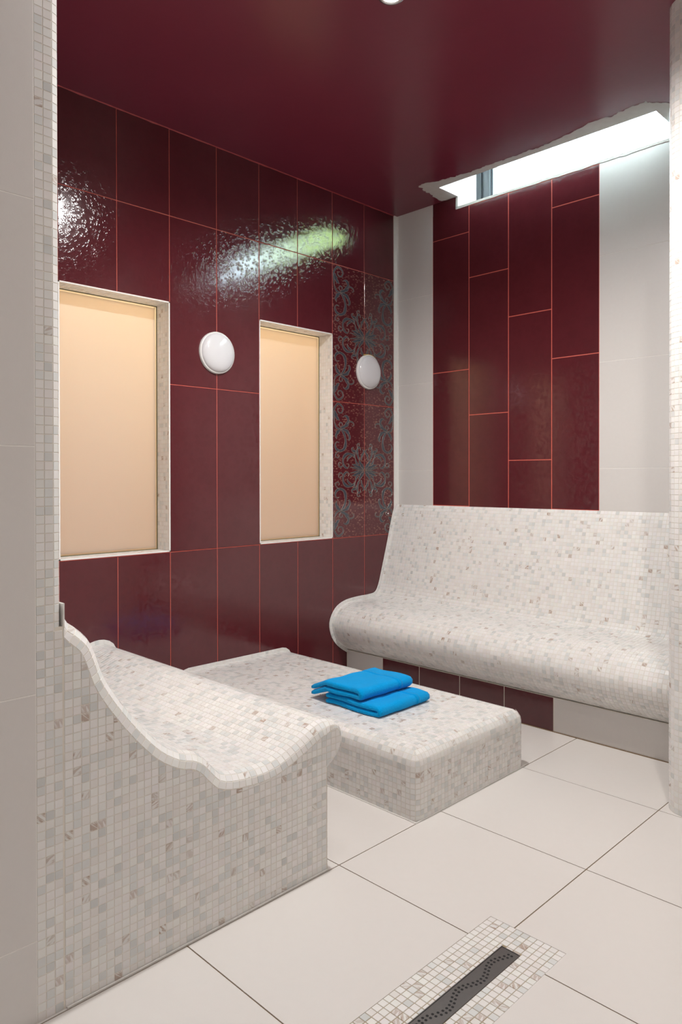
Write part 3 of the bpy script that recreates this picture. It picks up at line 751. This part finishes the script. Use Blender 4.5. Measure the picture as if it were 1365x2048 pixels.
# side face grid, clipped against the inner curve
fine = resample(inn, 0.002)
YF = -1.9012
def zhi(y):
    m_ = fine[:int(len(fine) * 0.985)]
    # upper branch: points before the roll nose
    nose = int(np.argmax(fine[:, 0])); up_ = fine[:nose + 1]
    o = np.argsort(up_[:, 0]); return float(np.interp(y, up_[o, 0], up_[o, 1]))
nose = int(np.argmax(fine[:, 0])); YN = float(fine[nose, 0])
low = fine[nose:]; lo_o = np.argsort(low[:, 0])
def zlo(y):
    if y <= YF: return 0.0
    return float(np.interp(y, low[lo_o, 0], low[lo_o, 1]))
SX = PX - 0.0016
Y0S = PYC + PT + 0.0029
out3 = [tuple(p) for p in inn] + [(-1.9010, float(inn[-1][1])), (-1.9010, 0.0), (Y0S - 0.0013, 0.0), (Y0S - 0.0013, float(inn[0][1]))]
extr_body('grout_bed', out3, XE - 0.01, SX, M['grout'], lounge, (PX, -2.25, 0))
cut = []
y = Y0S
while y < YN - 0.002:
    ya, yb = y, min(y + PT, YN)
    for k in range(50):
        z0, z1 = zz[k], zz[k + 1]
        smp = np.linspace(ya, yb, 9)
        if z1 < 0.20 and yb > YF: smp = np.linspace(ya, max(min(yb, YF), ya), 9)
        if smp[-1] - smp[0] < 0.004: continue
        tops = np.array([min(z1, zhi(v)) for v in smp]); bots = np.array([max(z0, zlo(v)) for v in smp])
        hgt = tops - bots
        if hgt.max() < 0.004: continue
        if hgt.min() > PT - 1e-6 or (np.abs(tops - z1).max() < 1e-6 and np.abs(bots - z0).max() < 1e-6):
            Q.append(np.array([(SX, smp[0], z0), (SX, smp[-1], z0), (SX, smp[-1], z1), (SX, smp[0], z1)]))
        else:
            fy = np.linspace(smp[0] + GAP, smp[-1] - GAP, 17)
            t_ = np.array([min(z1, zhi(v) - 0.0004) for v in fy]) - GAP; b_ = np.array([max(z0, zlo(v) + (0.0004 if v > YF else 0)) for v in fy]) + GAP
            okk = np.where(t_ - b_ > 0.0022)[0]
            if len(okk) < 4: continue
            runs = np.split(okk, np.where(np.diff(okk) > 1)[0] + 1); rn = max(runs, key=len)
            if len(rn) < 4: continue
            cut.append([(fy[m], b_[m]) for m in rn] + [(fy[m], t_[m]) for m in rn[::-1]])
    y += PT
cv, cf, ct, cl_ = [], [], [], []
TT = tint_rand(len(cut), 0.05, 0.24)
for P_, tn in zip(cut, TT):
    n = len(P_); k = len(cv)
    cv += [(SX, *p) for p in P_] + [(SX + TH, *p) for p in P_]
    cf += [tuple(range(k + n, k + 2 * n))] + [(k + a, k + (a + 1) % n, k + n + (a + 1) % n, k + n + a) for a in range(n)]
    c_ = np.mean(P_, axis=0); sd = rng.random() * 90
    ct += [tuple(tn)] * (2 * n); cl_ += [((p[0] - c_[0]) / PT, (p[1] - c_[1]) / PT + sd * .37, sd) for p in P_] * 2
o = mesh_obj('cut_tiles', cv, cf, M['mosaic'], lounge, (PX, -2.25, 0)); o['kind'] = 'stuff'
at_ = o.data.attributes.new('tint', 'FLOAT_COLOR', 'POINT'); at_.data.foreach_set('color', np.array(ct, np.float32).reshape(-1))
at_ = o.data.attributes.new('loc', 'FLOAT_VECTOR', 'POINT'); at_.data.foreach_set('vector', np.array(cl_, np.float32).reshape(-1))
# front face below the roll
nxl = int(round(PX / PT)); xsl = np.linspace(PX - nxl * PT + 0.0005, PX - 0.0009, nxl + 1)
for k in range(15):
    z0, z1 = zz[k], zz[k + 1]
    for j in range(nxl):
        Q.append(np.array([(xsl[j + 1], YF + 0.0009, z0), (xsl[j], YF + 0.0009, z0), (xsl[j], YF + 0.0009, z1), (xsl[j + 1], YF + 0.0009, z1)]))
mosaic(lounge, Q, 300, 0.05, 0.24)
lip(lounge, pl, pl + nl * PT)
Geo().box((PX, -2.655, 0), (PX + 0.004, -1.899, 0.0035)).obj('sealant_bead', M['seal'], lounge, (PX, -2.25, 0))

# ---- low platform block with the towels
BXE, BY0, BY1, BH = 1.3680, -1.5120, -0.8600, 0.2220
RB = 4 * PT / (math.pi / 2)
plat = empty('low_platform', (0.7, -1.19, 0)); tag(plat, 'low rounded mosaic platform in the middle carrying the blue towels', 'platform')
levels = [(k * PT, 0.0) for k in range(int((BH - RB) / PT))]
zl = BH - RB; nlv = int(round(zl / PT)); levels = [(zl * k / nlv, 0.0) for k in range(nlv + 1)]
for k in range(1, 5):
    a = math.radians(22.5 * k); levels.append((zl + RB * math.sin(a), RB * (1 - math.cos(a))))
rc = RC
Q = []
def lim(d): return max(d, rc)
for (z0, d0), (z1, d1) in zip(levels, levels[1:]):
    # near side (-y)
    j = 0
    while True:
        xb_ = BXE - rc - j * PT; xa = xb_ - PT; j += 1
        if xb_ < 0.004: break
        xa = max(xa, 0.001)
        b0, b1 = min(xb_, BXE - lim(d0)), min(xb_, BXE - lim(d1)); a0, a1 = min(xa, b0), min(xa, b1)
        if b0 - a0 > 0.003: 
            Q.append([(a0, BY0 + d0, z0), (b0, BY0 + d0, z0), (b1, BY0 + d1, z1), (a1, BY0 + d1, z1)])
            Q.append([(b0, BY1 - d0, z0), (a0, BY1 - d0, z0), (a1, BY1 - d1, z1), (b1, BY1 - d1, z1)])
    # right side (+x)
    yy0, yy1 = BY0 + rc, BY1 - rc; ncol = int(round((yy1 - yy0) / PT)); yc = np.linspace(yy0, yy1, ncol + 1)
    for j in range(ncol):
        cl = lambda y, d: min(max(y, BY0 + lim(d)), BY1 - lim(d))
        a0, b0, a1, b1 = cl(yc[j], d0), cl(yc[j + 1], d0), cl(yc[j], d1), cl(yc[j + 1], d1)
        if b0 - a0 > 0.003: Q.append([(BXE - d0, a0, z0), (BXE - d0, b0, z0), (BXE - d1, b1, z1), (BXE - d1, a1, z1)])
    # rounded vertical corners
    for (cy, s0) in ((BY0 + rc, -90), (BY1 - rc, 0)):
        for a, b in ((s0, s0 + 45), (s0 + 45, s0 + 90)):
            r0, r1 = max(rc - d0, 0), max(rc - d1, 0)
            if r0 < 0.005: continue
            P = lambda r, a, z: (BXE - rc + r * math.cos(math.radians(a)), cy + r * math.sin(math.radians(a)), z)
            Q.append([P(r0, a, z0), P(r0, b, z0), P(max(r1, .0003), b, z1), P(max(r1, .0003), a, z1)])
# flat top
tx = BXE - RB; ntx = int(round(tx / PT)); xs = np.linspace(0.001, tx, ntx + 1); nty = int(round((BY1 - BY0 - 2 * RB) / PT)); ys = np.linspace(BY0 + RB, BY1 - RB, nty + 1)
for i in range(ntx):
    for j in range(nty): Q.append([(xs[i], ys[j], BH), (xs[i + 1], ys[j], BH), (xs[i + 1], ys[j + 1], BH), (xs[i], ys[j + 1], BH)])
# core
v = []; f = []; rings = []
for z, d in levels:
    ring = [(0.001, BY0 + d, z)]
    for (cy, s0) in ((BY0 + rc, -90), (BY1 - rc, 0)):
        for a in (s0, s0 + 45, s0 + 90):
            r = rc - d
            if r > 0: ring.append((BXE - rc + r * math.cos(math.radians(a)), cy + r * math.sin(math.radians(a)), z))
            else: ring.append((BXE - d, (BY0 + d) if s0 < 0 else (BY1 - d), z))
    ring.append((0.001, BY1 - d, z)); rings.append(ring)
nr_ = len(rings[0])
for r in rings: v += r
for i in range(len(rings) - 1):
    for k in range(nr_): f.append((i * nr_ + k, i * nr_ + (k + 1) % nr_, (i + 1) * nr_ + (k + 1) % nr_, (i + 1) * nr_ + k))
f.append(tuple((len(rings) - 1) * nr_ + k for k in range(nr_)))
mesh_obj('body', v, f, M['grout'], plat, (0.7, -1.19, 0))
mosaic(plat, Q, 300, 0.07, 0.22)
# cove strip along the left wall and sealant at the floor
pp_ = np.array([(BY0, 0.0)] + [(BY0 + d, z) for z, d in levels[1:]] + list(resample(np.array([(BY0 + RB, BH), (BY1 - RB, BH)]), PT)[1:-1]) + [(BY1 - d, z) for z, d in levels[::-1]])
npp = normals2(pp_, 1)
lip(plat, pp_, pp_ + npp * PT * 0.9)
Geo().box((0.0, BY0 - 0.0035, 0), (BXE + 0.0035, BY0, 0.0035)).box((BXE, BY0, 0), (BXE + 0.0035, BY1, 0.0035)).obj('sealant_bead', M['seal'], plat, (0.7, BY0, 0))

# ================================================================== SMALL THINGS
# ---- blue towels
def towel(label, x0, x1, y0, y1, zb, t, seed, droop=0.0, dx=0.8, skew=0.0):
    r = random.Random(seed)
    root = empty('folded_towel', ((x0 + x1) / 2, (y0 + y1) / 2, zb)); tag(root, label, 'towel', 'folded blue towels')
    gap = 0.0012
    def center(u):   # u 0..1 along the folded path: bottom ply left->right, fold, top ply right->left
        xr = x1 - t - gap / 2; Lb = xr - x0; La = math.pi * (t + gap) / 2; S = 2 * Lb + La; s = u * S
        if s < Lb: return x0 + s, t / 2, 0.0
        if s < Lb + La:
            a = (s - Lb) / La * math.pi; R = (t + gap) / 2
            return xr + R * math.sin(a), t / 2 + R * (1 - math.cos(a)), a
        return xr - (s - Lb - La), t * 1.5 + gap, math.pi
    US = [0, .0015, .004, .008, .013, .019]; US = US + list(np.linspace(.03, .97, 56)) + [1 - q for q in US[::-1]]; NS = len(US) - 1; NYS = 30
    def build(name, f0, f1, grow, mat, parent, ny):
        V = []; F = []
        for j in range(ny + 1):
            fy = f0 + (f1 - f0) * j / ny
            e = min(fy, 1 - fy); th = t * (0.62 + 0.38 * min(1, e / 0.035) ** 0.5)
            y = y0 + (y1 - y0) * fy
            ring_o, ring_i = [], []
            for i in range(NS + 1):
                u = US[i]; x, z, a = center(u)
                se = min(u, 1 - u) * 0.58; rr_ = th / 2
                tt = th if se > rr_ else th * math.sqrt(max(0.03, 1 - ((rr_ - se) / rr_) ** 2))
                wob = 0.0018 * math.sin(9 * x * 6 + seed) * math.sin(y * 21 + seed * 2) + 0.0012 * math.sin(y * 55 + x * 40 + seed)
                bnd = 0.0012 * sum(math.exp(-((fy - c) / 0.006) ** 2) for c in (0.70, 0.79))
                dz = 0.0
                if x < dx: dz = -droop * min(1.0, (dx - x) / max(dx - x0, 1e-4)) ** 0.9 * (0.75 + 0.25 * fy)
                nx_, nz_ = math.sin(a), -math.cos(a)
                ho = tt / 2 + grow + wob * (1 if a > 2 else 0.4) - bnd; hi_ = tt / 2 + grow * 0.2
                sx = skew * (fy - 0.5)
                zo = z + nz_ * ho + dz; zi = z - nz_ * hi_ + dz
                if not droop: zo = max(zo, 0.0)
                ring_o.append((x + nx_ * ho + sx, y + 0.004 * math.sin(x * 30 + seed), zb + zo)); ring_i.append((x - nx_ * hi_ + sx, y + 0.004 * math.sin(x * 30 + seed), zb + zi))
            V += ring_o + ring_i[::-1]
        n = 2 * (NS + 1)
        for j in range(ny):
            for k in range(n): F.append((j * n + k, (j + 1) * n + k, (j + 1) * n + (k + 1) % n, j * n + (k + 1) % n))
        for base, flip in ((0, False), (ny * n, True)):
            for k in range(NS):
                q = (base + k, base + k + 1, base + n - 2 - k, base + n - 1 - k); F.append(q[::-1] if flip else q)
        return mesh_obj(name, V, F, mat, parent, tuple(root.location), smooth=True)
    build('terry_cloth', 0.0, 1.0, 0.0, M['terry'], root, NYS)
    b = build('woven_band', 0.715, 0.775, 0.0007, M['band'], root, 3); b['label'] = 'flat woven stripe'
    return root
ZT = BH + TH
towel('folded bright blue terry towel lying on the platform under another', 0.785, 1.068, -1.348, -1.050, ZT + 0.0003, 0.0200, 1)
towel('folded bright blue terry towel on top, its end drooping over the lower one', 0.705, 0.985, -1.352, -1.060, ZT + 0.0452, 0.0215, 5, droop=0.043, dx=0.785, skew=0.01)

# ---- opal bulkhead lamps on the left wall
def bulkhead(y, z, label):
    root = empty('wall_lamp', (0, y, z)); tag(root, label, 'lamp', 'round opal wall lamps')
    R = 0.098; seg = 48
    def lathe(name, prof, mat):
        V = []; F = []
        for rr, x in prof:
            for k in range(seg): a = 2 * math.pi * k / seg; V.append((x, y + rr * math.cos(a), z + rr * math.sin(a)))
        for i in range(len(prof) - 1):
            for k in range(seg): F.append((i * seg + k, i * seg + (k + 1) % seg, (i + 1) * seg + (k + 1) % seg, (i + 1) * seg + k))
        V.append((prof[-1][1], y, z)); c = len(V) - 1
        for k in range(seg): F.append(((len(prof) - 1) * seg + k, (len(prof) - 1) * seg + (k + 1) % seg, c))
        return mesh_obj(name, V, F, mat, root, (0, y, z), smooth=True)
    lathe('base_rim', [(R, 0.0), (R, 0.010), (R - 0.004, 0.013), (R - 0.008, 0.013)], M['opalrim'])
    dome = [(R - 0.006, 0.012)] + [((R - 0.007) * math.cos(t) , 0.012 + 0.030 * math.sin(t)) for t in np.linspace(0.08, math.pi / 2 * 0.97, 14)]
    lathe('diffuser', dome, M['opal'])
    return root
bulkhead(-1.306, 1.692, 'round opal wall lamp between the two frosted windows')
l2 = bulkhead(-0.257, 1.709, 'round opal wall lamp on the scrollwork tiles')
g = Geo()
for k in range(7):
    a = math.radians(60 + 8 * k); s = 0.006 + 0.003 * random.random()
    cy, cz = -0.257 + 0.0985 * math.cos(a), 1.709 + 0.0985 * math.sin(a)
    g.box((0.0, cy - s, cz - s * 0.6), (0.006 + 0.004 * random.random(), cy + s, cz + s * 0.6))
g.obj('foam_seal', M['foam'], l2, (0, -0.257, 1.80))

# ---- slot drain
drain = empty('slot_drain', (1.92, -2.16, 0)); tag(drain, 'dark steel slot drain cover with wavy rows of holes in the floor', 'drain')
g = Geo(); s = 0.0022
g.box((CX0, CY0, -0.006), (CX0 + s, CY1, 0.0014)).box((CX1 - s, CY0, -0.006), (CX1, CY1, 0.0014)).box((CX0 + s, CY1 - s, -0.006), (CX1 - s, CY1, 0.0014)).box((CX0 + s, CY0, -0.006), (CX1 - s, CY0 + s, 0.0014))
g.obj('frame', M['steel'], drain, (1.92, -2.16, 0))
cover = box('cover', (CX0 + s + 0.0006, CY0 + s + 0.0006, -0.006), (CX1 - s - 0.0006, CY1 - s - 0.0006, 0.0006), M['steel'], drain)
# flat discs, black for the shade inside the holes, each a sub-part
me = bpy.data.meshes.new('hole'); hr = 0.0028; sg = 10
V = [(hr * math.cos(2 * math.pi * k / sg), hr * math.sin(2 * math.pi * k / sg), 0.0) for k in range(sg)]
V += [(1.16 * hr * math.cos(2 * math.pi * k / sg), 1.16 * hr * math.sin(2 * math.pi * k / sg), -0.0002) for k in range(sg)]
me.from_pydata(V, [], [tuple(range(sg))] + [(k, sg + k, sg + (k + 1) % sg, (k + 1) % sg) for k in range(sg)]); me.materials.append(M['hole']); me.update()
nh = 52
for k in range(nh):
    yk = CY1 - 0.016 - k * 0.01135
    wv = (CX0 + CX1) / 2 + 0.0095 * math.cos((k + 0.5) * 2 * math.pi / 11.0 + 0.25)
    for s_ in (-0.0042, 0.0042):
        o = bpy.data.objects.new('drain_hole', me); COL.objects.link(o); put(o, (wv + s_, yk, 0.00085), cover)

# ---- recessed ceiling downlights; the last two are added fill lamps
def downlight(x, y, label, energy, ang, blend, col, tilt=(0, 0)):
    root = empty('ceiling_downlight', (x, y, ZC)); tag(root, label, 'downlight', 'recessed ceiling downlights')
    seg = 32; V = []; F = []
    prof = [(0.043, 0.0), (0.043, -0.003), (0.036, -0.005), (0.031, -0.003), (0.030, 0.0)]
    for rr, z in prof:
        for k in range(seg): a = 2 * math.pi * k / seg; V.append((x + rr * math.cos(a), y + rr * math.sin(a), ZC + z))
    for i in range(len(prof) - 1):
        for k in range(seg): F.append((i * seg + k, (i + 1) * seg + k, (i + 1) * seg + (k + 1) % seg, i * seg + (k + 1) % seg))
    mesh_obj('rim', V, F, M['chrome'], root, (x, y, ZC), smooth=True)
    V = [(x + 0.030 * math.cos(2 * math.pi * k / seg), y + 0.030 * math.sin(2 * math.pi * k / seg), ZC - 0.0012) for k in range(seg)]
    mesh_obj('lens', V, [tuple(range(seg))[::-1]], M['bulb'], root, (x, y, ZC))
    ld = bpy.data.lights.new('downlight_beam', 'SPOT'); ld.energy = energy; ld.spot_size = math.radians(ang); ld.spot_blend = blend; ld.color = col; ld.shadow_soft_size = 0.03
    lo = bpy.data.objects.new('downlight_beam', ld); COL.objects.link(lo); lo.parent = root; lo.location = (0, 0, -0.02); lo.rotation_euler = (tilt[0], tilt[1], 0)
WARM = (1.0, 0.985, 0.965)
downlight(1.285, -1.530, 'recessed ceiling downlight above the platform edge', 125, 165, 0.75, WARM)
downlight(2.30, -1.60, 'recessed ceiling downlight above the right floor', 48, 160, 0.8, (1.0, 0.95, 0.89))
downlight(1.62, -2.30, 'added fill downlight over the gap between the partitions', 14, 165, 0.8, WARM)  # unseen lamp, added as fill towards the back wall
downlight(3.10, -3.90, 'added fill downlight near the entrance corner', 16, 165, 0.8, WARM)  # unseen lamp, added to fill in the camera side

# ---- tree in the garden outside the high window (it mirrors in the glossy tiles)
tree = empty('garden_tree', (4.15, 3.95, 0.6)); tag(tree, 'leafy yellow-green tree outside the high window', 'tree')
V = []; F = []; sg = 10
for i, (zz_, rr) in enumerate(((0.6, 0.14), (1.8, 0.11), (3.2, 0.09), (4.4, 0.05), (5.0, 0.02))):
    for k in range(sg): a = 2 * math.pi * k / sg; V.append((4.15 + 0.05 * math.sin(i) + rr * math.cos(a), 3.95 + rr * math.sin(a), zz_))
    if i: F += [((i - 1) * sg + k, (i - 1) * sg + (k + 1) % sg, i * sg + (k + 1) % sg, i * sg + k) for k in range(sg)]
mesh_obj('trunk', V, F, simple('bark', (0.10, 0.075, 0.05), 0.9, 0.3, 20), tree, (4.15, 3.95, 0.6))
V = []; F = []
for k in range(3600):
    d = rng.normal(0, 1, 3); d /= np.linalg.norm(d); c = np.array([4.25, 3.70, 4.4]) + d * np.array([1.25, 1.25, 1.3]) * rng.random() ** 0.4
    a = rng.normal(0, 1, 3); a /= np.linalg.norm(a); b_ = np.cross(a, d); b_ /= max(np.linalg.norm(b_), 1e-6)
    n_ = len(V); V += [tuple(c - a * 0.055), tuple(c + b_ * 0.026), tuple(c + a * 0.055), tuple(c - b_ * 0.026)]; F.append((n_, n_ + 1, n_ + 2, n_ + 3))
o = mesh_obj('foliage', V, F, simple('leaf_green', (0.55, 0.66, 0.20), 0.6, 0.3, 6), tree, (4.15, 3.95, 4.5)); o['kind'] = 'stuff'

# ---- scrollwork on the decor tiles: raised outlines with slate glaze fill
def stroke(pts, wmax):
    P = resample(catmull(pts, 10), 0.0035); n = len(P) - 1
    T = np.gradient(P, axis=0); T /= np.maximum(np.linalg.norm(T, axis=1, keepdims=True), 1e-9)
    Lf, Rt = [], []
    for i in range(n + 1):
        t = i / n; wd = wmax * math.sin(math.pi * t ** 0.75) ** 0.8 * 0.5 + 0.0008 if 0 < t < 1 else 0.0008
        if wmax > 0.009: wd *= 1 + 0.22 * math.sin(t * 19)          # lobed leaf edge
        nn = np.array([-T[i][1], T[i][0]]) * wd
        Lf.append(tuple(P[i] + nn)); Rt.append(tuple(P[i] - nn))
    return Lf, Rt
ROS = [([(0, .002), (.04, .012), (.075, .026), (.105, .030)], .018), ([(0, .002), (.05, .005), (.09, .013), (.118, .016)], .008),
       ([(.002, .005), (.022, .024), (.04, .045), (.045, .062)], .018),
       ([(.075, .066), (.10, .085), (.14, .090), (.170, .070), (.175, .04), (.160, .018), (.140, .012), (.128, .024), (.136, .036)], .013),
       ([(.105, .080), (.132, .068), (.142, .048)], .010), ([(.05, .03), (.07, .045), (.076, .066)], .010),
       ([(.172, .030), (.190, .016), (.207, .022), (.208, .038), (.196, .042), (.190, .034)], .005),
       ([(.045, .06), (.058, .085), (.062, .11), (.05, .128), (.036, .122), (.035, .110)], .013),
       ([(.060, .09), (.078, .105), (.098, .108), (.103, .122), (.09, .128)], .011), ([(.055, .12), (.062, .140), (.052, .150), (.042, .145), (.046, .138)], .004),
       ([(.03, .055), (.022, .085), (.010, .098), (.008, .112), (.02, .118)], .011), ([(.085, .07), (.082, .09), (.095, .098)], .008)]
EDG = [([(.013, .117), (.009, .080), (.009, .045), (.040, .012), (.078, .030), (.070, .058), (.045, .058), (.040, .042), (.055, .036)], .008),
       ([(.012, .05), (.030, .085), (.052, .102)], .020), ([(.013, .117), (.030, .143), (.065, .150)], .008),
       ([(.06, .145), (.09, .135), (.115, .115), (.12, .09), (.10, .075), (.08, .083)], .018), ([(.11, .12), (.135, .105), (.16, .11), (.165, .125), (.15, .13)], .005),
       ([(.07, .148), (.11, .16), (.13, .185), (.13, .205), (.115, .205)], .016), ([(.06, .15), (.04, .165), (.025, .185), (.03, .205)], .018),
       ([(.065, .15), (.09, .18), (.10, .22), (.09, .255), (.06, .270), (.03, .262), (.018, .24), (.03, .222), (.05, .225)], .015),
       ([(.05, .268), (.025, .285), (.02, .30), (.04, .308), (.05, .297), (.04, .29)], .004), ([(.06, .14), (.05, .125), (.06, .113), (.075, .12), (.07, .13)], .004)]
ymid = WY[1]; yL, yR = WY[2], WY[0]
def clip_ok(y, z, k, j):
    return WY[k + 1] + 0.002 < y < WY[k] - 0.002 and RZ[j] + 0.002 < z < RZ[j + 1] - 0.002
for o, k, j in decor_tiles:
    zm = (RZ[j] + RZ[j + 1]) / 2; fv, ff, lv, lf_ = [], [], [], []
    jobs = []
    for sy in (-1, 1): jobs += [(s_, 1 if k == 0 else -1, sy, 'r') for s_ in ROS]
    for sy in (-1, 1): jobs += [(s_, 1 if k == 0 else -1, sy, 'e') for s_ in EDG]
    for idx_, (s_, sx, sy, kind) in enumerate(jobs):
        A, B = stroke(*s_)
        def tf(p):
            if kind == 'r': return (ymid + sx * p[0], zm + sy * p[1])
            return ((yR - p[0]) if sx > 0 else (yL + p[0]), (RZ[j + 1] - p[1]) if sy > 0 else (RZ[j] + p[1]))
        A = [tf(p) for p in A]; B = [tf(p) for p in B]
        for i in range(len(A) - 1):
            q = [A[i], A[i + 1], B[i + 1], B[i]]
            if all(clip_ok(*p, k, j) for p in q):
                b0 = len(fv); fv += [(0.0004 + 0.000008 * idx_, *p) for p in q]; ff.append((b0, b0 + 1, b0 + 2, b0 + 3))
        for E_ in (A, B):
            for i in range(len(E_) - 1):
                p, q = np.array(E_[i]), np.array(E_[i + 1])
                if not (clip_ok(*p, k, j) and clip_ok(*q, k, j)): continue
                d = q - p; ln = np.linalg.norm(d)
                if ln < 1e-5: continue
                nn = np.array([-d[1], d[0]]) / ln * 0.0010; b0 = len(lv)
                lv += [(0.0004, *(p + nn)), (0.0017, *p), (0.0004, *(p - nn)), (0.0004, *(q + nn)), (0.0017, *q), (0.0004, *(q - nn))]
                lf_ += [(b0, b0 + 1, b0 + 4, b0 + 3), (b0 + 1, b0 + 2, b0 + 5, b0 + 4)]
    c = np.array([0, (WY[k] + WY[k + 1]) / 2, zm])
    a = mesh_obj('scroll_fill', fv, ff, M['scroll'], o, c); a['label'] = 'slate-blue glazed scroll leaves'
    a = mesh_obj('scroll_outline', lv, lf_, M['outline'], o, c); a['label'] = 'raised taupe scroll lines'
